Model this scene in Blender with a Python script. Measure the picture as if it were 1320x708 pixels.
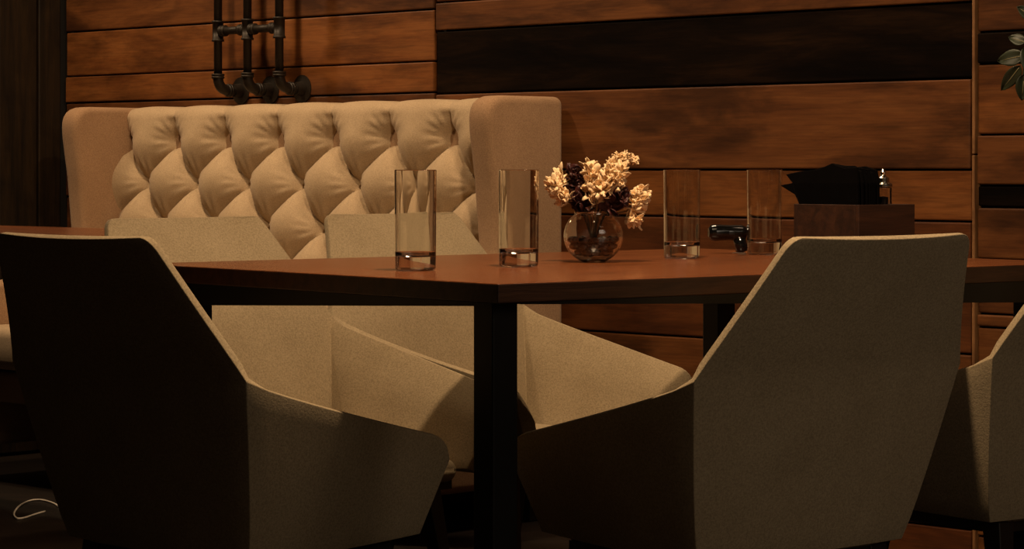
import bpy, bmesh, math, random
from mathutils import Vector, Matrix
for o in list(bpy.data.objects): bpy.data.objects.remove(o)
S = bpy.context.scene
C = S.collection
R = math.radians
random.seed(7)

# ------------------------------------------------------------------ camera, world, lights, exposure
F = 3300.0; HY = 216.0; CZ = 0.93
cd = bpy.data.cameras.new('camera'); cam = bpy.data.objects.new('camera', cd); C.objects.link(cam)
cam.location = (0, 0, CZ); cam.rotation_euler = (R(90), 0, 0)
cd.sensor_fit = 'HORIZONTAL'; cd.sensor_width = 36; cd.lens = F / 1320 * 36
cd.shift_y = -(354 - HY) / 1320; cd.clip_start = 0.1
S.camera = cam
S.view_settings.view_transform = 'Standard'; S.view_settings.look = 'None'
S.view_settings.gamma = 1.0; S.view_settings.use_curve_mapping = False
S.view_settings.exposure = 0.0
w = bpy.data.worlds.new('world'); S.world = w; w.use_nodes = True
w.node_tree.nodes['Background'].inputs[0].default_value = (1.0, 0.62, 0.36, 1)
w.node_tree.nodes['Background'].inputs[1].default_value = 0.012
def area(name, loc, target, size, power, col=(1, 0.68, 0.40), spread=180):
    l = bpy.data.lights.new(name, 'AREA'); l.shape = 'DISK'; l.size = size; l.energy = power; l.color = col
    l.spread = R(spread)
    o = bpy.data.objects.new(name, l); C.objects.link(o); o.location = loc
    o.rotation_euler = (Vector(target) - Vector(loc)).to_track_quat('-Z', 'Y').to_euler()
    return o
WARM = (1.0, 0.70, 0.42)
area('lamp_over_table', (0.17, 3.985, 2.55), (0.1, 4.6, 0.6), 0.12, 46, WARM, 160)
area('lamp_left_of_sofa', (-1.90, 7.70, 2.30), (-1.0, 7.6, 0.9), 0.14, 7.5, WARM, 150)
area('lamp_over_sofa', (-1.20, 6.60, 2.85), (-0.9, 7.3, 0.6), 0.16, 15, WARM, 120)
area('lamp_by_wall', (0.30, 6.02, 2.80), (0.62, 6.15, 0.6), 0.35, 10, WARM, 120)
area('lamp_behind_viewer', (2.4, 1.4, 2.3), (0.8, 4.3, 0.7), 1.8, 3.3, (1.0, 0.80, 0.60), 70)  # weak unseen fill aimed at the backs of the near chairs

# ------------------------------------------------------------------ helpers
def at(x, y, d):                       # a pixel of the photo at a depth -> a point in the room
    return Vector(((x - 660) / F * d, d, CZ - (y - HY) / F * d))
WD = 6.95; Q = math.sqrt(0.5)
U = Vector((Q, -Q, 0)); N = Vector((-Q, -Q, 0))       # along the plank wall / out of the plank wall
def wall_s(x, off=0.0):
    t = (x - 660) / F
    # X = Q s - Q off ; Y = WD - Q s - Q off
    return (t * (WD - Q * off) + Q * off) / (Q * (1 + t))
def wall_p(s, off, z): return Vector((0, WD, 0)) + U * s + N * off + Vector((0, 0, z))
def wall_z(x, y):
    Y = WD - Q * wall_s(x); return CZ - (y - HY) / F * Y

def mesh(name, verts, faces, m, parent=None, smooth=False):
    me = bpy.data.meshes.new(name); me.from_pydata([tuple(v) for v in verts], [], faces); me.update()
    if smooth:
        me.polygons.foreach_set('use_smooth', [True] * len(me.polygons))
    o = bpy.data.objects.new(name, me); C.objects.link(o)
    if m: me.materials.append(m)
    if parent: o.parent = parent
    return o
def from_bm(name, bm, m, parent=None, smooth=False):
    bmesh.ops.recalc_face_normals(bm, faces=bm.faces[:])
    if all(e.is_manifold for e in bm.edges) and bm.calc_volume(signed=True) < 0: bmesh.ops.reverse_faces(bm, faces=bm.faces[:])
    me = bpy.data.meshes.new(name); bm.to_mesh(me); bm.free()
    if smooth: me.polygons.foreach_set('use_smooth', [True] * len(me.polygons))
    o = bpy.data.objects.new(name, me); C.objects.link(o)
    if m: me.materials.append(m)
    if parent: o.parent = parent
    return o
def tag(o, label=None, cat=None, group=None, kind=None):
    if label: o['label'] = label
    if cat: o['category'] = cat
    if group: o['group'] = group
    if kind: o['kind'] = kind
    return o
def empty(name, loc=(0, 0, 0), rz=0.0):
    o = bpy.data.objects.new(name, None); C.objects.link(o); o.location = loc; o.rotation_euler = (0, 0, rz)
    o.empty_display_size = 0.1
    return o
def copy_tree(o, parent=None):
    c = o.copy(); C.objects.link(c); c.parent = parent
    for ch in list(o.children): copy_tree(ch, c)
    return c
def bm_box(bm, c, size, M=None, taper=None):
    x, y, z = [k / 2 for k in size]; vs = []
    for sz in (-1, 1):
        k = 1 if (taper is None or sz > 0) else taper
        for sx, sy in ((-1, -1), (1, -1), (1, 1), (-1, 1)):
            v = Vector((sx * x * k, sy * y * k, sz * z))
            if M is not None: v = M @ v
            vs.append(bm.verts.new(v + Vector(c)))
    for f in ((3, 2, 1, 0), (4, 5, 6, 7), (0, 1, 5, 4), (1, 2, 6, 5), (2, 3, 7, 6), (3, 0, 4, 7)):
        bm.faces.new([vs[i] for i in f])
    return vs
def bevel(o, wd, seg=2, angle=35):
    b = o.modifiers.new('bevel', 'BEVEL'); b.width = wd; b.segments = seg; b.limit_method = 'ANGLE'; b.angle_limit = R(angle)
    b.harden_normals = False
    return o
def box(name, c, size, m, parent=None, bev=0.0, seg=2, smooth=False):
    bm = bmesh.new(); bm_box(bm, c, size)
    o = from_bm(name, bm, m, parent, smooth)
    if bev: bevel(o, bev, seg)
    return o
def lathe(name, prof, m, parent=None, n=40, loc=(0, 0, 0), closed=False):
    q = []                                # support loops beside every corner keep the shading of long walls true
    for (r0_, z0_), (r1_, z1_) in zip(prof, prof[1:]):
        q.append((r0_, z0_)); l_ = math.hypot(r1_ - r0_, z1_ - z0_)
        if l_ > 0.005:
            k_ = 0.0006 / l_
            q += [(r0_ + (r1_ - r0_) * k_, z0_ + (z1_ - z0_) * k_), (r1_ + (r0_ - r1_) * k_, z1_ + (z0_ - z1_) * k_)]
    prof = q + [prof[-1]]
    vs = []; fs = []; L = len(prof)
    for i in range(n):
        a = 2 * math.pi * i / n
        for r, z in prof: vs.append((r * math.cos(a) + loc[0], r * math.sin(a) + loc[1], z + loc[2]))
    for i in range(n):
        j = (i + 1) % n
        for k in range(L if closed else L - 1):
            k2 = (k + 1) % L
            fs.append((i * L + k, j * L + k, j * L + k2, i * L + k2))
    bm = bmesh.new()
    bv = [bm.verts.new(v) for v in vs]
    for f in fs: bm.faces.new([bv[i] for i in f])
    bmesh.ops.remove_doubles(bm, verts=bm.verts[:], dist=1e-6)
    return from_bm(name, bm, m, parent, True)
def bm_tube(bm, pts, rad, n=12, cap=True):
    pts = [Vector(p) for p in pts]
    rads = rad if isinstance(rad, (list, tuple)) else [rad] * len(pts)
    prev = None; rings = []
    for i, p in enumerate(pts):
        t = (pts[min(i + 1, len(pts) - 1)] - pts[max(i - 1, 0)]).normalized()
        if prev is None:
            up = Vector((0, 0, 1)) if abs(t.z) < 0.9 else Vector((1, 0, 0))
            x = t.cross(up).normalized()
        else:
            x = (prev - t * prev.dot(t)).normalized()
        prev = x; y = t.cross(x)
        rings.append([bm.verts.new(p + (x * math.cos(2 * math.pi * k / n) + y * math.sin(2 * math.pi * k / n)) * rads[i]) for k in range(n)])
    for r1, r2 in zip(rings, rings[1:]):
        for k in range(n): bm.faces.new((r1[k], r1[(k + 1) % n], r2[(k + 1) % n], r2[k]))
    if cap:
        bm.faces.new(list(reversed(rings[0]))); bm.faces.new(rings[-1])
def tube(name, pts, rad, m, parent=None, n=12):
    bm = bmesh.new(); bm_tube(bm, pts, rad, n); return from_bm(name, bm, m, parent, True)
def arc(p0, c, p1, k=6):               # quadratic bend
    p0, c, p1 = Vector(p0), Vector(c), Vector(p1)
    return [(1 - t) ** 2 * p0 + 2 * t * (1 - t) * c + t * t * p1 for t in [i / k for i in range(k + 1)]]

# ------------------------------------------------------------------ materials
def new_mat(name):
    m = bpy.data.materials.new(name); m.use_nodes = True; nt = m.node_tree
    return m, nt, nt.nodes['Principled BSDF']
def ramp(nt, fac, stops):
    r = nt.nodes.new('ShaderNodeValToRGB'); nt.links.new(fac, r.inputs[0])
    e = r.color_ramp.elements
    while len(e) < len(stops): e.new(0.5)
    for k, (p, c) in zip(e, stops): k.position = p; k.color = (*c, 1)
    return r.outputs[0]
def noise(nt, vec, scale, detail=4, rough=0.55, dist=0.0):
    n = nt.nodes.new('ShaderNodeTexNoise'); n.inputs['Scale'].default_value = scale
    n.inputs['Detail'].default_value = detail; n.inputs['Roughness'].default_value = rough; n.inputs['Distortion'].default_value = dist
    if vec is not None: nt.links.new(vec, n.inputs['Vector'])
    return n.outputs[0]
def coords(nt, scale=(1, 1, 1), rnd=True):
    tc = nt.nodes.new('ShaderNodeTexCoord'); v = tc.outputs['Object']
    if rnd:
        oi = nt.nodes.new('ShaderNodeObjectInfo')
        k = nt.nodes.new('ShaderNodeMath'); k.operation = 'MULTIPLY'; k.inputs[1].default_value = 37.0
        nt.links.new(oi.outputs['Random'], k.inputs[0])
        ad = nt.nodes.new('ShaderNodeVectorMath'); ad.operation = 'ADD'
        nt.links.new(v, ad.inputs[0]); nt.links.new(k.outputs[0], ad.inputs[1]); v = ad.outputs[0]
    mp = nt.nodes.new('ShaderNodeVectorMath'); mp.operation = 'MULTIPLY'; mp.inputs[1].default_value = scale
    nt.links.new(v, mp.inputs[0]); return mp.outputs[0]
def mix(nt, fac, a, b, mode='MIX'):
    m = nt.nodes.new('ShaderNodeMix'); m.data_type = 'RGBA'; m.blend_type = mode
    if isinstance(fac, float): m.inputs[0].default_value = fac
    else: nt.links.new(fac, m.inputs[0])
    for i, c in ((6, a), (7, b)):
        if isinstance(c, tuple): m.inputs[i].default_value = (*c, 1)
        else: nt.links.new(c, m.inputs[i])
    return m.outputs[2]
def bump(nt, b, h, strength=0.3, dist=0.002):
    n = nt.nodes.new('ShaderNodeBump'); n.inputs['Strength'].default_value = strength; n.inputs['Distance'].default_value = dist
    nt.links.new(h, n.inputs['Height']); nt.links.new(n.outputs[0], b.inputs['Normal'])
def wood(name, dark, mid, light, rough=0.5, long=(1.2, 14, 14), stain=0.5, spec=0.35):
    m, nt, b = new_mat(name)
    v = coords(nt, long)
    g = noise(nt, v, 3.0, 8, 0.62, 0.6)
    c = ramp(nt, g, [(0.3, dark), (0.5, mid), (0.72, light)])
    fine = noise(nt, coords(nt, (long[0] * 2, long[1] * 6, long[2] * 6)), 5.0, 3)
    c = mix(nt, 0.35, c, ramp(nt, fine, [(0.35, (0.35, 0.35, 0.35)), (0.6, (1, 1, 1))]), 'MULTIPLY')
    st = noise(nt, coords(nt, (1.6, 5, 5)), 1.7, 5, 0.6, 0.3)
    c = mix(nt, stain, c, ramp(nt, st, [(0.36, (0.22, 0.19, 0.16)), (0.56, (1, 1, 1))]), 'MULTIPLY')
    nt.links.new(c, b.inputs['Base Color'])
    b.inputs['Roughness'].default_value = rough; b.inputs['Specular IOR Level'].default_value = spec
    bump(nt, b, g, 0.35, 0.002)
    return m
def fabric(name, col, col2, scale=260.0, rough=0.95, sheen=0.3):
    m, nt, b = new_mat(name)
    v = coords(nt, (1, 1, 1), False)
    n1 = noise(nt, v, scale, 3, 0.7)
    n2 = noise(nt, v, 9.0, 3)
    c = ramp(nt, n1, [(0.36, col2), (0.62, col)])
    c = mix(nt, 0.35, c, ramp(nt, n2, [(0.35, (0.72, 0.70, 0.66)), (0.65, (1, 1, 1))]), 'MULTIPLY')
    nt.links.new(c, b.inputs['Base Color']); b.inputs['Roughness'].default_value = rough
    b.inputs['Sheen Weight'].default_value = sheen; b.inputs['Specular IOR Level'].default_value = 0.15
    bump(nt, b, n1, 0.5, 0.0012)
    return m
def plain(name, col, rough=0.5, metal=0.0, spec=0.5, var=0.25, scale=40.0):
    m, nt, b = new_mat(name)
    n = noise(nt, coords(nt, (1, 1, 1), False), scale, 3)
    c = ramp(nt, n, [(0.3, tuple(k * (1 - var) for k in col)), (0.7, col)])
    nt.links.new(c, b.inputs['Base Color'])
    b.inputs['Roughness'].default_value = rough; b.inputs['Metallic'].default_value = metal
    b.inputs['Specular IOR Level'].default_value = spec
    return m
def glass_mat(name, col=(0.98, 0.97, 0.95)):
    m, nt, b = new_mat(name)
    b.inputs['Base Color'].default_value = (*col, 1); b.inputs['Transmission Weight'].default_value = 1
    b.inputs['Roughness'].default_value = 0.0; b.inputs['IOR'].default_value = 1.47
    return m
M = {}
M['plank_orange'] = wood('plank_orange', (0.14, 0.043, 0.010), (0.20, 0.068, 0.016), (0.25, 0.092, 0.024), 0.55, (1.0, 7, 7), 0.75, 0.25)
M['plank_brown'] = wood('plank_brown', (0.085, 0.027, 0.007), (0.135, 0.046, 0.012), (0.18, 0.066, 0.018), 0.55, (1.0, 7, 7), 0.8, 0.25)
M['plank_red'] = wood('plank_red', (0.065, 0.018, 0.005), (0.105, 0.031, 0.008), (0.14, 0.046, 0.012), 0.55, (1.0, 7, 7), 0.75, 0.25)
M['plank_black'] = wood('plank_black', (0.003, 0.0016, 0.001), (0.007, 0.0034, 0.0016), (0.019, 0.0085, 0.0035), 0.7, (1.0, 7, 7), 0.7, 0.05)
M['plank_edge'] = wood('plank_edge', (0.12, 0.05, 0.02), (0.28, 0.13, 0.05), (0.40, 0.21, 0.09), long=(14, 14, 1.2))  # paler than the planks: their edge highlight painted in
M['wall_core'] = plain('wall_core', (0.006, 0.004, 0.003), 0.9)
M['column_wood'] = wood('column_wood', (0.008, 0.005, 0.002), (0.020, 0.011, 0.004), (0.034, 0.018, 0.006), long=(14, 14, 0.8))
M['floor_wood'] = wood('floor_wood', (0.006, 0.0035, 0.002), (0.012, 0.007, 0.004), (0.022, 0.012, 0.006), 0.5)
M['ceiling_paint'] = plain('ceiling_paint', (0.03, 0.025, 0.02), 0.9)
M['table_wood'] = wood('table_wood', (0.11, 0.030, 0.009), (0.185, 0.055, 0.016), (0.25, 0.082, 0.026), 0.24, (1.4, 16, 16), 0.12, 0.5)
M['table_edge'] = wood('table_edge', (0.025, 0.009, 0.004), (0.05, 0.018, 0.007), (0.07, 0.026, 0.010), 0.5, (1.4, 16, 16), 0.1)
M['black_steel'] = plain('black_steel', (0.007, 0.006, 0.005), 0.5, 0.0, 0.25)
M['pipe_iron'] = plain('pipe_iron', (0.020, 0.014, 0.009), 0.5, 0.4, 0.4)
M['chair_fabric'] = fabric('chair_fabric', (0.40, 0.31, 0.19), (0.28, 0.215, 0.13), sheen=0.05)
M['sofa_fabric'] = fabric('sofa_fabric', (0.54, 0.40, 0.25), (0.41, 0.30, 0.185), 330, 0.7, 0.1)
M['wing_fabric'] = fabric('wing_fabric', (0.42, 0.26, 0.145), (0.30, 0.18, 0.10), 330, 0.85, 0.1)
M['leg_black'] = plain('leg_black', (0.010, 0.007, 0.005), 0.45)
M['glass'] = glass_mat('glass')
M['stone'] = plain('stone', (0.006, 0.005, 0.004), 0.3, 0, 0.4, 0.6, 60)
M['cream_petal'] = plain('cream_petal', (0.95, 0.70, 0.42), 0.85, 0, 0.1, 0.25, 260)
M['red_petal'] = plain('red_petal', (0.055, 0.010, 0.008), 0.5, 0, 0.4, 0.5, 90)
M['stem'] = plain('stem', (0.10, 0.06, 0.03), 0.8)
M['black_gloss'] = plain('black_gloss', (0.004, 0.004, 0.004), 0.12, 0, 0.6)
M['napkin_black'] = plain('napkin_black', (0.0025, 0.002, 0.002), 0.95, 0, 0.03)
M['caddy_wood'] = wood('caddy_wood', (0.016, 0.006, 0.003), (0.034, 0.012, 0.005), (0.055, 0.020, 0.008), 0.6)
M['chrome'] = plain('chrome', (0.8, 0.74, 0.64), 0.18, 1.0)
M['pepper'] = plain('pepper', (0.03, 0.015, 0.01), 0.9, 0, 0.2, 0.7, 500)
M['leaf'] = plain('leaf', (0.020, 0.028, 0.010), 0.5, 0, 0.5, 0.5, 30)
M['leaf_vein'] = plain('leaf_vein', (0.22, 0.19, 0.09), 0.6)
M['pot'] = plain('pot', (0.05, 0.03, 0.02), 0.7)
M['cord'] = plain('cord', (0.75, 0.68, 0.58), 0.4)

# ------------------------------------------------------------------ the setting
RW = R(-45)                                           # local x = along the plank wall, local -y = into the room
CEIL = 2.95
def wall_obj(name, s0, s1, off, thick, z0, z1, m):
    c = wall_p((s0 + s1) / 2, 0, 0); e = mesh  # noqa
    bm = bmesh.new(); bm_box(bm, (0, -off + thick / 2, (z0 + z1) / 2), (s1 - s0, thick, z1 - z0))
    o = from_bm(name, bm, m); o.location = c; o.rotation_euler = (0, 0, RW); return o
s_corner = wall_s(89); sAB = wall_s(565.5); sBC = wall_s(1261); s_end = 3.4
wb = wall_obj('wall_back', s_corner - 0.05, s_end, -0.02, 0.08, 0, CEIL, M['wall_core'])
tag(wb, kind='structure')
bm = bmesh.new(); bm_box(bm, (0, 0, -0.03), (10, 12, 0.06))
fl = from_bm('floor', bm, M['floor_wood']); fl.location = (0.3, 4.2, 0); tag(fl, kind='structure')
bm = bmesh.new(); bm_box(bm, (0, 0, 0.03), (10, 12, 0.06))
ce = from_bm('ceiling', bm, M['ceiling_paint']); ce.location = (0.3, 4.2, CEIL); tag(ce, kind='structure')

wc = wb.location.copy()
def plank(s0, s1, z0, z1, m, proud):
    s_mid = (s0 + s1) / 2 - (s_corner - 0.05 + s_end) / 2
    bm = bmesh.new(); bm_box(bm, (0, 0, 0), (s1 - s0, 0.03, z1 - z0))
    o = from_bm('plank', bm, M[m], wb)
    o.location = (s_mid, 0.006 - proud, (z0 + z1) / 2); bevel(o, 0.0035, 2)
    o.rotation_euler = (R(random.uniform(-.35, .35)), 0, 0)
G = 0.0022
def column(s0, s1, xr, rows):          # rows: list of (lower joint pixel y at column xr, material, proud)
    zt = None
    for y, m, pr in rows:
        z = wall_z(xr, y)
        if zt is not None: plank(s0, s1, max(z, 0.0) + G, zt - G, m, pr)
        zt = z
P = 'plank_'
column(s_corner + 0.004, sAB - 0.006, 563, [
    (-430, '', 0), (-330, P + 'brown', .006), (-240, P + 'orange', .003), (-150, P + 'red', .007), (-70, P + 'brown', .004),
    (12, P + 'brown', .006), (79, P + 'orange', .003), (119, P + 'orange', .008), (180, P + 'brown', .004), (260, P + 'red', .006),
    (340, P + 'brown', .003), (430, P + 'red', .007), (520, P + 'brown', .004), (600, P + 'red', .006), (672, P + 'brown', .004)])
column(sAB + 0.006, sBC - 0.010, 1259, [
    (-600, '', 0), (-520, P + 'red', .004), (-410, P + 'brown', .007), (-300, P + 'black', .003), (-180, P + 'brown', .006), (-42, P + 'red', .005),
    (2.5, P + 'brown', .009), (101, P + 'black', .004), (219, P + 'brown', .009), (286, P + 'orange', .004), (345, P + 'red', .007),
    (457, P + 'red', .005), (540, P + 'brown', .006), (608, P + 'red', .004), (683, P + 'brown', .008), (742, P + 'red', .005)])
column(sBC + 0.008, s_end, 1264, [
    (-600, '', 0), (-480, P + 'brown', .004), (-380, P + 'red', .007), (-260, P + 'orange', .003), (-160, P + 'black', .006), (-60, P + 'brown', .005),
    (42, P + 'brown', .004), (83, P + 'black', .007), (174, P + 'orange', .004), (239, P + 'brown', .007), (267, P + 'black', .003),
    (334, P + 'brown', .006), (404, P + 'brown', .003), (421, P + 'brown', .008), (488, P + 'brown', .004), (560, P + 'red', .006),
    (626, P + 'brown', .004), (690, P + 'orange', .007), (742, P + 'brown', .004)])
bm = bmesh.new()                                      # pale upright strip: lit rim of the plank ends put into shape and colour
zz = 0.0
while zz < CEIL - 0.01:
    h = min(random.uniform(0.22, 0.5), CEIL - zz)
    bm_box(bm, (random.uniform(-.001, .001), random.uniform(-.001, .001), zz + h / 2), (0.0075, 0.03, h - 0.003)); zz += h
tr = from_bm('trim_1', bm, M['plank_edge']); tr.location = wall_p(sBC, 0.004, 0); tr.rotation_euler = (0, 0, RW)
bevel(tr, 0.002, 2); tag(tr, kind='structure')
# side wall of dark upright boards, square to the plank wall
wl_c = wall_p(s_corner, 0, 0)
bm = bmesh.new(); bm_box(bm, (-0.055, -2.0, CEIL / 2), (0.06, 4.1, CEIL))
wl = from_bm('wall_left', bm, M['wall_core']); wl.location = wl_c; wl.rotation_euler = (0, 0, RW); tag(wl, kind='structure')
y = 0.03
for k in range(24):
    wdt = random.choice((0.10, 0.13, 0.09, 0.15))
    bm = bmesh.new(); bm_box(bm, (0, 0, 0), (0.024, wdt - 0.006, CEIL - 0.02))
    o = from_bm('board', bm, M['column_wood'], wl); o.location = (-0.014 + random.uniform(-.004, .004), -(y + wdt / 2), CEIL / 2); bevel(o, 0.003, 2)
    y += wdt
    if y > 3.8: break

# ------------------------------------------------------------------ dining table
TN = at(642, 366, 3.96)
TA = Vector((-0.629, 0.777, 0)).normalized(); TB = Vector((0.777, 0.629, 0)).normalized()
LA, LB, TH, TZ = 1.08, 1.43, 0.031, 0.75
rot_t = math.atan2(TB.y, TB.x)
def tp(a, b, z): return Vector((TN.x, TN.y, 0)) + TA * a + TB * b + Vector((0, 0, z))
table = empty('dining_table', tp(0, 0, 0), rot_t)     # local x = long side, local y = short side
tag(table, 'long brown wooden dining table on black steel legs with glasses and flowers', 'table')
slab = box('tabletop', (LB / 2, LA / 2, TZ - TH / 2), (LB, LA, TH), M['table_wood'], table, 0.0022, 2)
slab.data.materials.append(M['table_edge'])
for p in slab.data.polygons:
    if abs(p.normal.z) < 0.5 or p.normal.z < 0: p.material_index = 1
# black side rails under the top: shallow at the near corner, deeper towards the far corners
def rail(p0, p1, h0, h1, t=0.03):
    p0 = Vector(p0); p1 = Vector(p1); d = (p1 - p0).normalized(); n_ = Vector((-d.y, d.x, 0)) * (t / 2)
    zt = TZ - TH - 0.0005
    vs = [p0 - n_, p1 - n_, p1 + n_, p0 + n_]
    top = [Vector((v.x, v.y, zt)) for v in vs]
    bot = [Vector((v.x, v.y, zt - (h0 if i in (0, 3) else h1))) for i, v in enumerate(vs)]
    return mesh('rail', top + bot, [(0, 1, 2, 3), (7, 6, 5, 4), (0, 4, 5, 1), (1, 5, 6, 2), (2, 6, 7, 3), (3, 7, 4, 0)], M['black_steel'], table)
rail((0.018, 0.0 + 0.02, 0), (0.018, LA - 0.02, 0), 0.004, 0.046)
rail((0.05, 0.018, 0), (LB - 0.02, 0.018, 0), 0.002, 0.044)
rail((LB - 0.06, 0.04, 0), (LB - 0.06, LA - 0.04, 0), 0.04, 0.04)
rail((0.04, LA - 0.08, 0), (LB - 0.08, LA - 0.08, 0), 0.04, 0.04)
for b_, a_ in ((0.047, 0.065), (LB - 0.05, 0.09), (1.366, 0.94), (0.06, LA - 0.10)):
    box('leg', (b_, a_, (TZ - TH) / 2 - .0005), (0.0505, 0.0505, TZ - TH), M['black_steel'], table, 0.003)

# second table in front of the sofa
c2 = wall_p(-0.045, 0.915, 0)
t2 = empty('dining_table', c2, RW)
tag(t2, 'brown wooden table in front of the tufted sofa, mostly behind the dark left chair', 'table')
W2, D2, Z2 = 1.6, 0.82, 0.77
box('tabletop', (-W2 / 2, -D2 / 2, Z2 - 0.015), (W2, D2, 0.03), M['table_wood'], t2, 0.002)
for x, y in ((-0.12, -0.12), (-W2 + 0.12, -0.12), (-0.12, -D2 + 0.12), (-W2 + 0.12, -D2 + 0.12)):
    box('leg', (x, y, (Z2 - 0.03) / 2), (0.05, 0.05, Z2 - 0.03), M['black_steel'], t2, 0.003)

# ------------------------------------------------------------------ armchairs
def lerp(a, b, t): return a + (b - a) * t
def chair_shell():
    V = []; Fc = []; idx = {}
    HZ = 0.587; NB = 12; NR = 8
    def low_back(u, v):               # u -1..1, v 0..1 : bottom to arm level
        hw = lerp(0.245, 0.32, v ** 0.8); y = lerp(0.07, 0.0, v) - 0.012 * (1 - u * u)
        return Vector((u * hw, y, lerp(0.275, HZ, v)))
    def arm(sg, t, v):                # t 0..1 hinge to front
        y0 = lerp(0.07, 0.0, v); x0 = lerp(0.245, 0.32, v ** 0.8)
        yf = lerp(0.485, 0.50, v); xf = lerp(0.235, 0.295, v)
        ztop = HZ - 0.132 * t ** 0.85
        bulge = 0.012 * math.sin(math.pi * t)
        e_ = (1 - t) * 0.46
        if e_ < 0.035: ztop -= 0.035 - math.sqrt(max(0, 0.035 ** 2 - (0.035 - e_) ** 2))
        return Vector((sg * (lerp(x0, xf, t) + bulge), lerp(y0, yf, t), lerp(lerp(0.275, 0.285, t), ztop, v)))
    cols = []
    NA = 10
    TT = [.1, .2, .3, .4, .5, .6, .7, .8, .88, .925, .95, .97, .985, 1.0]; NA = len(TT)
    for i in range(NA, 0, -1): cols.append(('a', -1, TT[i - 1]))
    for i in range(NB + 1): cols.append(('b', 0, -1 + 2 * i / NB))
    for i in range(1, NA + 1): cols.append(('a', 1, TT[i - 1]))
    for ci, (k, sg, t) in enumerate(cols):
        for r in range(NR + 1):
            v = r / NR
            V.append(low_back(t, v) if k == 'b' else arm(sg, t, v))
    nr = NR + 1
    for ci in range(len(cols) - 1):
        for r in range(NR):
            Fc.append((ci * nr + r, (ci + 1) * nr + r, (ci + 1) * nr + r + 1, ci * nr + r + 1))
    # upper back: trapezoid
    NU = 9; base = len(V)
    prev = [(NA + i) * nr + NR for i in range(NB + 1)]
    for v in (0.1, 0.22, 0.35, 0.48, 0.6, 0.72, 0.83, 0.905, 0.94, 0.965, 0.985, 1.0):
        row = []
        for i in range(NB + 1):
            u = -1 + 2 * i / NB
            hw = lerp(0.32, 0.2125, v) - 0.004 * math.sin(math.pi * v)
            dz_ = (1 - v) * 0.225
            if dz_ < 0.022: hw -= 0.022 - math.sqrt(max(0, 0.022 ** 2 - (0.022 - dz_) ** 2))
            z = lerp(HZ, 0.812 + 0.006 * u * u, v)
            y = -0.118 * v ** 1.05 - 0.012 * (1 - u * u)
            V.append(Vector((u * hw, y, z))); row.append(len(V) - 1)
        for i in range(NB): Fc.append((prev[i], prev[i + 1], row[i + 1], row[i]))
        prev = row
    return V, Fc, len(cols)
def make_chair():
    root = empty('armchair')
    V, Fc, ncol = chair_shell()
    sh = mesh('shell', V, Fc, M['chair_fabric'], root, True)
    vg = sh.vertex_groups.new(name='thickness'); vi = 0
    zr = {}
    for i, v in enumerate(V):
        if v.z > 0.587: wv = min(1.0, 0.42 + 4.0 * max(0, min(0.812 - v.z, (0.32 - 0.478 * (v.z - 0.587)) - abs(v.x))))
        elif i < ncol * 9: wv = min(1.0, 0.42 + 0.22 * (8 - i % 9)) if not (14 < i // 9 < ncol - 15) else 1.0
        else: wv = 1.0
        vg.add([i], wv, 'REPLACE')
    so = sh.modifiers.new('solid', 'SOLIDIFY'); so.vertex_group = 'thickness'; so.thickness = 0.032; so.offset = -1.0; so.use_even_offset = False
    b = bevel(sh, 0.0065, 3, 50)
    bm = bmesh.new(); bm_box(bm, (0, 0.265, 0.292), (0.42, 0.40, 0.05))
    seat = from_bm('seat', bm, M['chair_fabric'], root, True); bevel(seat, 0.025, 5)
    bm = bmesh.new(); bm_box(bm, (0, 0.26, 0.262), (0.42, 0.36, 0.022))
    from_bm('seat_base', bm, M['leg_black'], root)
    for sx, sy in ((-1, 0), (1, 0), (-1, 1), (1, 1)):
        x1, y1 = sx * 0.19, 0.10 + sy * 0.28; x0, y0 = sx * 0.215, 0.06 + sy * 0.37
        bm = bmesh.new()
        a = [bm.verts.new((x1 + dx * 0.022, y1 + dy * 0.022, 0.29)) for dx, dy in ((-1, -1), (1, -1), (1, 1), (-1, 1))]
        c = [bm.verts.new((x0 + dx * 0.012, y0 + dy * 0.012, 0.0)) for dx, dy in ((-1, -1), (1, -1), (1, 1), (-1, 1))]
        bm.faces.new(a); bm.faces.new(list(reversed(c)))
        for i in range(4): bm.faces.new((a[i], c[i], c[(i + 1) % 4], a[(i + 1) % 4]))
        lg = from_bm('leg', bm, M['leg_black'], root); bevel(lg, 0.003, 2)
    return root
GRP = 'beige armchairs around the long dining table'
spots = [((0.5405, 4.301), (-0.629, 0.777), 'beige armchair seen from behind, in front of the table at right'),
         ((-0.657, 4.325), (0.693, 0.721), 'dark shaded armchair seen from behind, cut by the left edge of the photo'),
         ((-0.641, 5.623), (0.71, -0.70), 'lit beige armchair beyond the table with its back before the left half of the sofa'),
         ((-0.201, 6.123), (0.71, -0.70), 'lit beige armchair beyond the table right behind its black near leg'),
         ((1.115, 4.815), (-0.629, 0.777), 'beige armchair cut off by the right edge of the photo')]
proto = make_chair()
for i, ((x, y), d, lab) in enumerate(spots):
    o = proto if i == 0 else copy_tree(proto)
    o.location = (x, y, 0); o.rotation_euler = (0, 0, math.atan2(d[1], d[0]) - math.pi / 2)
    o.scale = (1, (1, .97, 1.17, 1.17, 1)[i], 1)
    tag(o, lab, 'chair', GRP)

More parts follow.
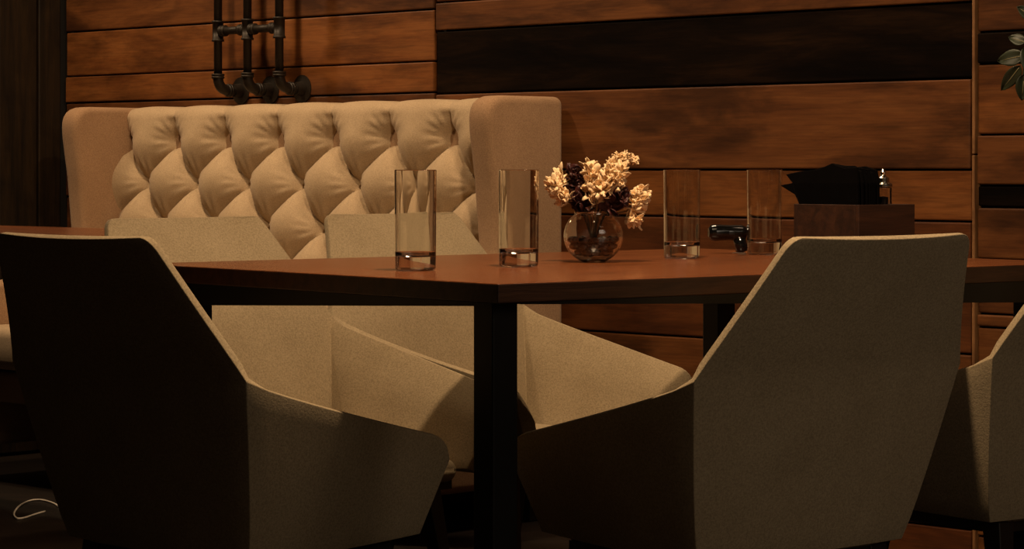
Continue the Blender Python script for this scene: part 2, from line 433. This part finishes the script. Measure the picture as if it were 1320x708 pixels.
# ------------------------------------------------------------------ tufted wing sofa
sR = wall_s(728, 0.03); ZT = 1.117
sL = -1.666
SL = sR - sL
sofa = empty('tufted_sofa', wall_p((sL + sR) / 2, 0.03, 0), RW)
tag(sofa, 'beige button-tufted sofa with high back and wings against the plank wall', 'sofa')
hw = SL / 2; TW = 0.085
def wing(x0):
    P_ = []
    P_ += [(0.0, 0.10), (-0.64, 0.10), (-0.655, 0.13)]
    P_ += [(-0.655, 0.53)] + [(p[0], p[1]) for p in arc((-0.655, 0.54, 0), (-0.655, 0.585, 0), (-0.60, 0.585, 0), 4)]
    P_ += [(p[0], p[1]) for p in arc((-0.38, 0.60, 0), (-0.27, 0.61, 0), (-0.245, 0.72, 0), 6)]
    P_ += [(-0.262, 0.90), (-0.280, 1.02)]
    P_ += [(p[0], p[1]) for p in arc((-0.282, 1.05, 0), (-0.285, ZT, 0), (-0.215, ZT, 0), 6)]
    P_ += [(0.0, ZT)]
    bm = bmesh.new()
    f1 = [bm.verts.new((x0, y, z)) for y, z in P_]; f2 = [bm.verts.new((x0 + TW, y, z)) for y, z in P_]
    bm.faces.new(f1); bm.faces.new(list(reversed(f2)))
    for i in range(len(P_)):
        j = (i + 1) % len(P_); bm.faces.new((f1[j], f1[i], f2[i], f2[j]))
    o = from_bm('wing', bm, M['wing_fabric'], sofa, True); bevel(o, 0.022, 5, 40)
    return o
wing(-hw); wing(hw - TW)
# tufted back
DX, DZ2 = 0.244, 0.25; X0 = -1.355 - (sL + sR) / 2; Z0 = 1.020
xa, xb = -hw + TW - 0.01, hw - TW + 0.01
NXc, NZc = 300, 130
RT = 0.045
zb = 0.42; zt = ZT - RT + 0.002; Lf = zt - zb; La = RT * math.pi / 2; Lt = Lf + La + 0.06
def base_pt(l):
    if l < Lf:
        z = zb + l; y = -(0.085 + 0.22 * (ZT - z)); return y, z, Vector((0, -1, 0.22)).normalized()
    y0 = -(0.085 + 0.22 * (ZT - zt))
    if l < Lf + La:
        a = (l - Lf) / RT; return y0 + RT * (1 - math.cos(a)), zt + RT * math.sin(a), Vector((0, -math.cos(a), math.sin(a)))
    return y0 + RT + (l - Lf - La), zt + RT, Vector((0, 0, 1))
def tuft(x, zl):
    p = (x - X0) / DX; q = (zl - Z0) / DZ2
    sp = abs(math.sin(math.pi * p))
    if q < 0:
        # creases sag slightly so the lower cushions look overlapped
        pp = p + 0.05 * math.sin(2 * math.pi * q) * math.cos(2 * math.pi * p)
        A = abs(math.sin(math.pi * (pp + q))); B = abs(math.sin(math.pi * (pp - q)))
        H = (A * B) ** 0.47
    else:
        H = sp ** (0.94 - 0.44 * min(q / 0.15, 1)); H = lerp(H, 0.93, min(max((q - 0.02) / 0.42, 0), 0.66))
    # nearest button
    best = 9; bx = bz = 0
    for r in range(-6, 1):
        qq = r * 0.5; off = 0.5 if r % 2 else 0.0
        if abs(qq - q) > 0.6: continue
        k = round(p - off) + off
        ddx = (p - k) * DX; ddz = (q - qq) * DZ2; rr = math.hypot(ddx, ddz)
        if rr < best: best, bx, bz = rr, ddx, ddz
    dim = math.exp(-(best / 0.020) ** 2)
    th = math.atan2(bz, bx)
    wr = math.exp(-((best - 0.048) / 0.024) ** 2) * math.cos(15 * th + 0.6 * math.sin(7 * p + 3 * q)) * (0.35 + 0.65 * max(0, -math.sin(th)) + 0.3 * max(0, math.sin(th)))
    return 0.078 * H - 0.018 * dim + 0.0052 * wr
V = []; Fc = []
for j in range(NZc + 1):
    l = Lt * j / NZc; y, z, nrm = base_pt(l)
    for i in range(NXc + 1):
        x = lerp(xa, xb, i / NXc)
        fade = 1.0
        if l > Lf: fade = max(0.0, 1 - (l - Lf) / (La * 0.8))
        h = tuft(x, zb + l) - 0.066
        h = h * (0.35 + 0.65 * fade) - 0.003 * (1 - fade)
        V.append(Vector((x, y, z)) + nrm * h)
for j in range(NZc):
    for i in range(NXc):
        a = j * (NXc + 1) + i; Fc.append((a, a + 1, a + NXc + 2, a + NXc + 1))
mesh('tufted_back', V, Fc, M['sofa_fabric'], sofa, True)
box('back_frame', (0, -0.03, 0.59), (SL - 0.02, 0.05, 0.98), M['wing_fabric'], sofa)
bm = bmesh.new(); bmesh.ops.create_uvsphere(bm, u_segments=12, v_segments=8, radius=0.0085)
for v in bm.verts: v.co.y *= 0.6
btn = None
for r in range(0, 5):
    qq = -r * 0.5; off = 0.5 if r % 2 else 0.0
    z = Z0 + qq * DZ2
    for k in range(-2, 8):
        x = X0 + (k + off) * DX
        if x < xa + 0.03 or x > xb - 0.03: continue
        yb = -(0.085 + 0.22 * (ZT - z)) + 0.078
        if btn is None: btn = from_bm('tuft_button', bm, M['sofa_fabric'], sofa, True); o = btn
        else: o = btn.copy(); C.objects.link(o); o.parent = sofa
        o.location = (x, yb, z - 0.008)
sc = box('seat_cushion', (0, -0.42, 0.40), (SL - 2 * TW - 0.01, 0.48, 0.125), M['sofa_fabric'], sofa, 0.03, 5, True)
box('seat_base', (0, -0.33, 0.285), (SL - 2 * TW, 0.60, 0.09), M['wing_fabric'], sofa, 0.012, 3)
for sx in (-1, 1):
    for y in (-0.08, -0.58):
        box('leg', (sx * (hw - 0.05), y, 0.052), (0.05, 0.05, 0.104), M['leg_black'], sofa, 0.004)

# ------------------------------------------------------------------ iron pipe fixture on the wall
pipe = empty('pipe_rack', wall_p(wall_s(320, 0.105), 0, 0), RW)
tag(pipe, 'black iron pipe rack of three upright pipes on the plank wall above the sofa', 'pipe rack')
PO = 0.105
def ps(x): return wall_s(x, PO) - wall_s(320, 0.105)
def pz(x, y):
    s = wall_s(x, PO); return CZ - (y - HY) / F * (WD - Q * s - Q * PO)
r0 = 0.0128
xs = [ps(281), ps(319), ps(360)]; zc = pz(319, 38); zb_ = pz(319, 115); ztop = 2.1
def fit(pts, r=0.0175): return tube('fitting', pts, r, M['pipe_iron'], pipe, 14)
def collar(c, d, L=0.036, r=0.0165):
    c = Vector(c); d = Vector(d); h = d * (L / 2); e = d * 0.006
    return tube('fitting', [c - h, c - h + e, c - h + e * 1.01, c + h - e * 1.01, c + h - e, c + h], [r * 1.14, r * 1.14, r, r, r * 1.14, r * 1.14], M['pipe_iron'], pipe, 16)
for i, x in enumerate(xs):
    zlow = zb_ + 0.035
    tube('pipe', [(x, -PO, zlow), (x, -PO, ztop)], r0, M['pipe_iron'], pipe, 14)
    collar((x, -PO, zc), (0, 0, 1), 0.062)
    tube('pipe', [(x, -PO, ztop - 0.0), (x, -PO, ztop + 0.02), (x, -PO + 0.02, ztop + 0.04), (x, -0.012, ztop + 0.04)], r0, M['pipe_iron'], pipe, 14)
for a, b in zip(xs, xs[1:]):
    tube('pipe', [(a, -PO, zc), (b, -PO, zc)], r0 * 0.92, M['pipe_iron'], pipe, 14)
    collar((a + 0.026, -PO, zc), (1, 0, 0), 0.02, 0.015); collar((b - 0.026, -PO, zc), (1, 0, 0), 0.02, 0.015)
for x in xs:                          # each upright ends in an elbow that turns back into its own wall flange
    fit(arc((x, -PO, zb_ + 0.042), (x, -PO, zb_), (x, -PO + 0.042, zb_), 8), 0.0158)
    collar((x, -PO, zb_ + 0.042), (0, 0, 1), 0.014, 0.0172); collar((x, -PO + 0.042, zb_), (0, 1, 0), 0.014, 0.0172)
    tube('pipe', [(x, -PO + 0.04, zb_), (x, -0.02, zb_)], r0, M['pipe_iron'], pipe, 14)
def flange(x, z):
    bm = bmesh.new()
    bm_tube(bm, [(x, -0.010, z), (x, -0.019, z), (x, -0.022, z), (x, -0.045, z)], [0.041, 0.041, 0.022, 0.018], 24)
    from_bm('wall_flange', bm, M['pipe_iron'], pipe, False)
for x in xs: flange(x, zb_); flange(x, ztop + 0.04)

# ------------------------------------------------------------------ tumblers
def tumbler_mesh():
    H, r1, r2, t, b = 0.1755, 0.0355, 0.0368, 0.0022, 0.024
    prof = [(0, 0.0015), (r1 - 0.006, 0.0), (r1 - 0.002, 0.0008), (r1, 0.004), (r1 + 0.0004, 0.03), (r2, H - 0.001), (r2 - t * 0.5, H), (r2 - t, H - 0.001),
            (r1 - t + 0.0003, b + 0.008), (r1 - t - 0.003, b + 0.0025), (r1 - 0.012, b), (0, b - 0.0015)]
    return prof
gl = None
for (px, py, lab) in ((535.5, 350, 'leftmost empty tall glass tumbler on the dining table, before a lit armchair'),
                      (668.5, 345, 'empty tall glass tumbler standing just left of the round flower vase'),
                      (879, 334, 'empty tall glass tumbler standing just right of the round flower vase'),
                      (985.5, 329, 'empty tall glass tumbler beside the small black object, farthest right')):
    d = 0.18 / (py - HY) * F + 0.036
    p = at(px, py, d)
    if gl is None: gl = lathe('glass_tumbler', tumbler_mesh(), M['glass'], None, 56); o = gl
    else: o = gl.copy(); C.objects.link(o)
    o.location = (p.x, p.y, TZ + 0.0006)
    tag(o, lab, 'glass', 'tall glass tumblers on the dining table')

# ------------------------------------------------------------------ vase, pebbles, dried flowers
vd = 4.865; vx = (765 - 660) / F * vd
VR = 0.0568; vz = TZ + 0.0006
def vr(a): return VR * math.sin(a), VR * 0.93 * (1 - math.cos(a)) - 0.0035
prof = [(0, 0.002), (0.022, 0.0)]
for k in range(16):
    a = R(26 + (142 - 26) * k / 15); r, z = vr(a); prof.append((r, z))
re, ze = prof[-1]; prof += [(re + 0.0015, ze + 0.003), (re + 0.0005, ze + 0.0045), (re - 0.001, ze + 0.003)]
for k in range(16):
    a = R(142 - (142 - 24) * k / 15); r, z = vr(a); prof.append((r - 0.0019 * math.sin(a) - 0.0003, z + 0.0019 * math.cos(a) * (1 if a < 1.57 else 0.2) + 0.0008))
prof += [(0.012, 0.0062), (0, 0.0058)]
vase = lathe('round_vase', prof, M['glass'], None, 56); vase.location = (vx, vd, vz)
tag(vase, 'small round clear glass bowl vase with dark pebbles and dried flowers', 'vase')
pb = []
rnd = random.Random(3)
k = 0
for layer, (rad, n, z) in enumerate(((0.011, 3, 0.0165), (0.029, 9, 0.0185), (0.014, 4, 0.0285), (0.038, 12, 0.0300), (0.0, 1, 0.038), (0.021, 7, 0.0395), (0.040, 12, 0.0415))):
    for i in range(n):
        a = 2 * math.pi * i / n + layer * 0.7
        bm = bmesh.new(); bmesh.ops.create_icosphere(bm, subdivisions=2, radius=1)
        sx, sy, sz = rnd.uniform(.0085, .0105), rnd.uniform(.008, .0100), rnd.uniform(.0058, .0068)
        for v in bm.verts:
            v.co = Vector((v.co.x * sx, v.co.y * sy, v.co.z * sz)) * (1 + 0.08 * math.sin(3 * v.co.x + 5 * v.co.y + i))
        o = from_bm('pebble', bm, M['stone'], None, True)
        o.location = (vx + rad * math.cos(a), vd + rad * math.sin(a), vz + z); o.rotation_euler = (rnd.uniform(-.2, .2), rnd.uniform(-.2, .2), rnd.uniform(0, 6))
        tag(o, 'small dark pebble at the bottom of the round glass vase', 'pebble', 'dark pebbles in the vase')
def petal(bm, base, dirv, L, W, curl, rn, frill=0.0):
    dirv = Vector(dirv).normalized(); side = dirv.cross(Vector((rn.uniform(-1, 1), rn.uniform(-1, 1), rn.uniform(-1, 1)))).normalized(); up = side.cross(dirv)
    n, mm = 5, 4; g = []
    for i in range(n + 1):
        t = i / n; ang = curl * t
        c = Vector(base) + dirv * (L * math.sin(ang) / max(curl, .01) if curl > .01 else L * t) + up * (L * (1 - math.cos(ang)) / max(curl, .01))
        ww = W * math.sin(math.pi * (0.12 + 0.80 * t)) ** 0.8
        g.append([bm.verts.new(c + side * (ww * (j / mm * 2 - 1) * .5) + up * (0.25 * ww * (j / mm * 2 - 1) ** 2 + rn.uniform(-frill, frill))) for j in range(mm + 1)])
    for i in range(n):
        for j in range(mm): bm.faces.new((g[i][j], g[i][j + 1], g[i + 1][j + 1], g[i + 1][j]))
VC = Vector((vx, vd, vz))
def px(x, y, dd=0.0): return at(x, y, vd + dd) - VC
def flower(label, cat, spine, mat, L, W, per, spread, seed, curl=1.0, frill=0.0012, root=(0, 0, 0.034)):
    rn = random.Random(seed)
    e = empty('dried_flower', VC); tag(e, label, cat, 'dried flowers in the round vase')
    pts = [Vector(root)] + [Vector((Vector(spine[0]).x * 0.35, Vector(spine[0]).y * 0.5, 0.088))] + [Vector(p) for p in spine]
    tube('stem', pts, 0.0012, M['stem'], e, 6)
    bm = bmesh.new()
    for i in range(len(spine) - 1 if len(spine) > 1 else 1):
        p0 = Vector(spine[i]); p1 = Vector(spine[min(i + 1, len(spine) - 1)]); ax = (p1 - p0) if p1 != p0 else Vector((0, 0, 0.01))
        for k in range(int(per * 2.1)):
            t = rn.random(); c = p0.lerp(p1, t)
            dv = Vector((rn.gauss(0, 1), rn.gauss(0, 1), rn.gauss(0, 1))).normalized()
            dv = (dv + ax.normalized() * 0.9)
            petal(bm, c + dv * spread * rn.uniform(0, 0.7), dv, 1.35 * L * rn.uniform(.6, 1.15), 1.2 * W * rn.uniform(.6, 1.2), curl * rn.uniform(.3, 1.4), rn, frill)
    h = from_bm('flower_head', bm, mat, e, True)
    sm = h.modifiers.new('solid', 'SOLIDIFY'); sm.thickness = 0.0006
    return e
CP, RP = M['cream_petal'], M['red_petal']
flower('cream dried flower leaning out at the far left of the vase', 'dried flower', [px(736, 262), px(722, 250), px(714, 240)], CP, .015, .010, 34, .010, 1)
flower('small cream dried bloom rising at left beside the dark red petals', 'dried flower', [px(728, 246, .01), px(723, 225, .01)], CP, .014, .009, 26, .006, 21)
flower('full cream dried bloom in the middle of the bouquet', 'dried flower', [px(768, 262, -.01), px(764, 240, -.01), px(760, 222)], CP, .017, .012, 44, .012, 2)
flower('broad pale cream bloom right of the middle of the bouquet', 'dried flower', [px(776, 252, -.02), px(783, 238, -.02), px(790, 232, -.02)], CP, .018, .013, 36, .012, 12)
flower('tall curved cream plume reaching highest in the bouquet', 'dried flower', [px(780, 230), px(786, 212), px(797, 204), px(808, 203)], CP, .011, .007, 26, .004, 3)
flower('tiny cream sprig curling over at the top right of the bouquet', 'dried flower', [px(802, 206, .01), px(812, 206, .01), px(818, 206, .01)], CP, .008, .006, 10, .003, 33)
flower('long cream bud standing upright right of the middle bloom', 'dried flower', [px(785, 250, -.03), px(796, 232, -.03), px(803, 216, -.03)], CP, .016, .008, 20, .003, 4, 0.4)
flower('cream frilled dried flower at the right of the vase', 'dried flower', [px(808, 272), px(818, 262), px(824, 254)], CP, .016, .012, 36, .010, 5)
flower('pale oval cream petal drooping lowest at right', 'dried flower', [px(806, 280, -.01), px(818, 284, -.01)], CP, .016, .010, 12, .003, 6, 0.4)
flower('dark red dried flower between the two left cream blooms', 'dried flower', [px(742, 246), px(741, 230), px(742, 222)], RP, .015, .014, 14, .006, 7)
flower('dark red dried petals low at right above the vase rim', 'dried flower', [px(786, 272, -.03), px(794, 262, -.03), px(798, 256, -.03)], RP, .020, .018, 12, .005, 8)
flower('dark red dried leaves filling the mouth of the vase', 'dried flower', [px(755, 275), px(752, 262), px(748, 256)], RP, .020, .016, 16, .010, 9)

# ------------------------------------------------------------------ napkin caddy
K = Vector((0.6705, 4.95, 0))
cad = empty('napkin_caddy', (K.x, K.y, TZ + 0.0006), rot_t)       # local x = TB, local y = TA
tag(cad, 'open dark wooden caddy holding black napkins and a glass shaker', 'caddy')
BX, BY, BH, BT = 0.160, 0.176, 0.103, 0.009
box('base', (BX / 2, BY / 2, 0.004), (BX - 0.001, BY - 0.001, 0.008), M['caddy_wood'], cad)
box('side_panel', (BX / 2, BT / 2, BH / 2 + .008), (BX, BT, BH - .008), M['caddy_wood'], cad, 0.0012)
box('side_panel', (BX / 2, BY - BT / 2, BH / 2 + .008), (BX, BT, BH - .008), M['caddy_wood'], cad, 0.0012)
box('side_panel', (BT / 2, BY / 2, BH / 2 + .008), (BT, BY - 2 * BT - .001, BH - .008), M['caddy_wood'], cad, 0.0012)
box('side_panel', (BX - BT / 2, BY / 2, BH / 2 + .008), (BT, BY - 2 * BT - .001, BH - .008), M['caddy_wood'], cad, 0.0012)
box('divider', (0.088, BY / 2, BH / 2), (0.006, BY - 2 * BT - .001, BH - .02), M['caddy_wood'], cad)
def cp(x, y, z): return K + TB * x + TA * y + Vector((0, 0, TZ + 0.0006 + z))
rn = random.Random(5)
labs = ['foremost', 'second', 'third', 'fourth', 'fifth', 'sixth', 'seventh']
NAPG = 'black napkins standing in the caddy'
for i in range(7):
    x = 0.017 + i * 0.0095
    j1, j2, j3 = (i * 37 % 7) / 7, (i * 53 % 7) / 7, (i * 29 % 7) / 7
    pts = [(-.074, 0), (.074, 0), (.080, .088), (.095 - .01 * j1, .116), (.137 - .035 * j2, .134 + .005 * j1), (.103 - .01 * j1, .139), (.124 - .03 * j3, .156 - .008 * j2),
           (.078, .163 - .006 * j1), (.035, .166 + .008 * j2), (.0, .178 - .010 * j3), (-.035, .168 + .006 * j1), (-.066, .170 - .012 * j2), (-.074, .14)]
    bm = bmesh.new(); T_ = 0.0035
    f = [bm.verts.new((-T_ + 0.004 * math.sin(z * 40 + i), y, z)) for y, z in pts]; g = [bm.verts.new((T_ + 0.004 * math.sin(z * 40 + i), y, z)) for y, z in pts]
    bm.faces.new(f); bm.faces.new(list(reversed(g)))
    for a in range(len(pts)):
        b = (a + 1) % len(pts); bm.faces.new((f[b], f[a], g[a], g[b]))
    o = from_bm('napkin', bm, M['napkin_black']); bevel(o, 0.001, 1)
    o.location = cp(x, BY / 2, 0.0095); o.rotation_euler = (0, 0, rot_t)
    tag(o, 'folded black napkin standing in the dark wooden caddy', 'napkin', NAPG)
sh = empty('glass_shaker', cp(0.120, 0.048, 0.0088)); tag(sh, 'clear faceted glass shaker with bright knobbed top standing in the caddy', 'shaker')
lathe('glass_body', [(0, 0.001), (0.0155, 0.0), (0.0185, 0.003), (0.0180, 0.13), (0.0155, 0.132), (0.0152, 0.006), (0, 0.005)], M['glass'], sh, 10)
lathe('contents', [(0, 0.008), (0.011, 0.008), (0.011, 0.112), (0, 0.114)], M['pepper'], sh, 12)
lathe('cap', [(0, 0.1325), (0.019, 0.1325), (0.019, 0.138), (0.0125, 0.141), (0.0125, 0.150), (0.008, 0.153), (0.005, 0.156), (0.0062, 0.161), (0.003, 0.167), (0, 0.168)], M['chrome'], sh, 16)
s2 = empty('glass_shaker', cp(0.122, 0.090, 0.0088)); tag(s2, 'slim clear glass tube shaker between the napkins and the knobbed shaker', 'shaker')
lathe('glass_body', [(0, 0.001), (0.0075, 0.0), (0.008, 0.003), (0.008, 0.128), (0.007, 0.130), (0.0065, 0.006), (0, 0.005)], M['glass'], s2, 12)
lathe('cap', [(0, 0.1305), (0.0085, 0.1305), (0.0085, 0.142), (0.004, 0.146), (0, 0.1465)], M['chrome'], s2, 14)

# small black object and a metal clip beside the right tumbler
bo = empty('black_handle', (at(938, 300, 5.36).x, 5.36, TZ + 0.0006), rot_t * 0 + R(8))
tag(bo, 'small glossy black rounded object on a short foot, left of the right tumbler', 'object')
prf = [(0, -0.042), (0.010, -0.041), (0.0165, -0.036), (0.018, -0.027), (0.0165, 0.0), (0.0165, 0.030), (0.0135, 0.038), (0.006, 0.041), (0, 0.0415)]
hd = lathe('body', prf, M['black_gloss'], bo, 28); hd.rotation_euler = (0, R(90), 0); hd.location = (0, 0, 0.043)
tube('foot', [(0.024, 0, 0.034), (0.028, 0, 0.018), (0.034, 0, 0.004)], [0.014, 0.013, 0.016], M['black_gloss'], bo, 16)
cl = empty('metal_clip', (at(953, 320, 5.24).x, 5.24, TZ + 0.0006), R(-8)); tag(cl, 'tiny bright metal clip lying against the right tumbler', 'clip')
bm = bmesh.new(); bm_box(bm, (0, 0, 0.004), (0.028, 0.008, 0.003)); bm_box(bm, (0.006, 0, 0.0015), (0.016, 0.010, 0.003))
bo2 = from_bm('blade', bm, M['chrome'], cl); bevel(bo2, 0.0008, 1)

# ------------------------------------------------------------------ hanging plant at the right edge, on a wall planter
pc = wall_p(1.92, 0.16, 1.62)
pl = empty('trailing_plant', pc); tag(pl, 'dark green leafy plant trailing in from the upper right edge', 'plant')
pot = lathe('pot', [(0, 0), (0.06, 0), (0.085, 0.13), (0.09, 0.13), (0.09, 0.15), (0.078, 0.15), (0.075, 0.12), (0, 0.115)], M['pot'], pl, 28)
bm = bmesh.new(); bm_box(bm, (0, 0, 0), (0.02, 0.17, 0.02)); bm_box(bm, (0, 0.085, 0.03), (0.06, 0.012, 0.16))
br = from_bm('bracket', bm, M['black_steel'], pl); br.rotation_euler = (0, 0, RW); br.location = Vector((Q, Q, 0)) * 0.065 + Vector((0, 0, -0.011))
tube('soil', [(0, 0, 0.112), (0, 0, 0.122)], 0.074, M['stone'], pl, 24)
def leaf(base, tip, W, nrm, cup=0.12):
    base = Vector(base); tip = Vector(tip); d = tip - base; L = d.length; d.normalize()
    nrm = Vector(nrm).normalized(); side = d.cross(nrm).normalized(); nrm = side.cross(d)
    bm = bmesh.new(); n, mm = 10, 6; g = []
    for i in range(n + 1):
        t = i / n; ww = W * (math.sin(math.pi * min(t ** 0.8, 1)) ** 0.75 + 0.02) * 0.5
        c = base + d * (L * t) - nrm * (0.16 * L * t * t)
        g.append([bm.verts.new(c + side * (ww * (j / mm * 2 - 1)) + nrm * (cup * W * abs(j / mm * 2 - 1) + 0.02 * W * math.sin(9 * t + j))) for j in range(mm + 1)])
    for i in range(n):
        for j in range(mm): bm.faces.new((g[i][j], g[i][j + 1], g[i + 1][j + 1], g[i + 1][j]))
    o = from_bm('leaf', bm, M['leaf'], pl, True)
    s = o.modifiers.new('solid', 'SOLIDIFY'); s.thickness = 0.0008
    tube('vein', [base - nrm * -0.0012 + d * (L * t) - nrm * (0.16 * L * t * t) for t in (0.02, .2, .4, .6, .8)], [0.0011, 0.001, .0009, .0007, .0004], M['leaf_vein'], o, 5)
def lp(x, y, d=5.25): return at(x, y, d) - pc
top = Vector((-0.03, -0.03, 0.15))
st1 = [Vector((0, 0, 0.115)), top + Vector((-0.02, -0.04, 0.02)), lp(1345, 10), lp(1328, 45), lp(1322, 70), lp(1319, 100), lp(1330, 130)]
tube('stem', st1, 0.0022, M['leaf'], pl, 6)
FR = (0.1, -1, 0.25)
for b, t, W in (((1320, 72), (1285, 78), .034), ((1316, 84), (1290, 118), .030), ((1322, 55), (1300, 47), .026), ((1320, 95), (1318, 130), .034),
                ((1322, 70), (1352, 88), .034), ((1325, 50), (1350, 40), .032), ((1326, 100), (1350, 125), .034), ((1335, 25), (1312, 8), .03), ((1322, 60), (1330, 98), .036)):
    leaf(lp(*b), lp(*t, 5.25 + random.uniform(-.03, .03)), W, FR)
for k in range(16):
    a = k * 2.4; b = Vector((0.03 * math.cos(a), 0.03 * math.sin(a), 0.12)); t = b + Vector((0.11 * math.cos(a), 0.11 * math.sin(a) * .8, 0.05 + 0.05 * math.sin(k * 1.7)))
    if t.dot(Vector((Q, Q, 0))) > 0.12: continue
    leaf(b, t, 0.04, (0, 0, 1))

# ------------------------------------------------------------------ thin cord on the floor at the left
cpts = []
ref = at(46, 657, 6.95)
for (x, y) in ((76, 655), (68, 650), (52, 646), (36, 648), (24, 655), (18, 664), (22, 670), (32, 669), (44, 665), (58, 661)):
    d = CZ / (y - HY) * F
    q = at(x, y, d); cpts.append((q.x, q.y, 0.0032))
def smooth_path(P_, k=4):
    P_ = [Vector(p) for p in P_]; out = []
    for i in range(len(P_) - 1):
        p0, p1, p2, p3 = P_[max(i - 1, 0)], P_[i], P_[i + 1], P_[min(i + 2, len(P_) - 1)]
        for j in range(k):
            t = j / k
            out.append(0.5 * ((2 * p1) + (p2 - p0) * t + (2 * p0 - 5 * p1 + 4 * p2 - p3) * t * t + (3 * p1 - p0 - 3 * p2 + p3) * t ** 3))
    return out + [P_[-1]]
co = tube('cord', smooth_path(cpts), 0.0026, M['cord'], None, 8)
tag(co, 'thin pale cord looped on the dark floor at the lower left', 'cord')
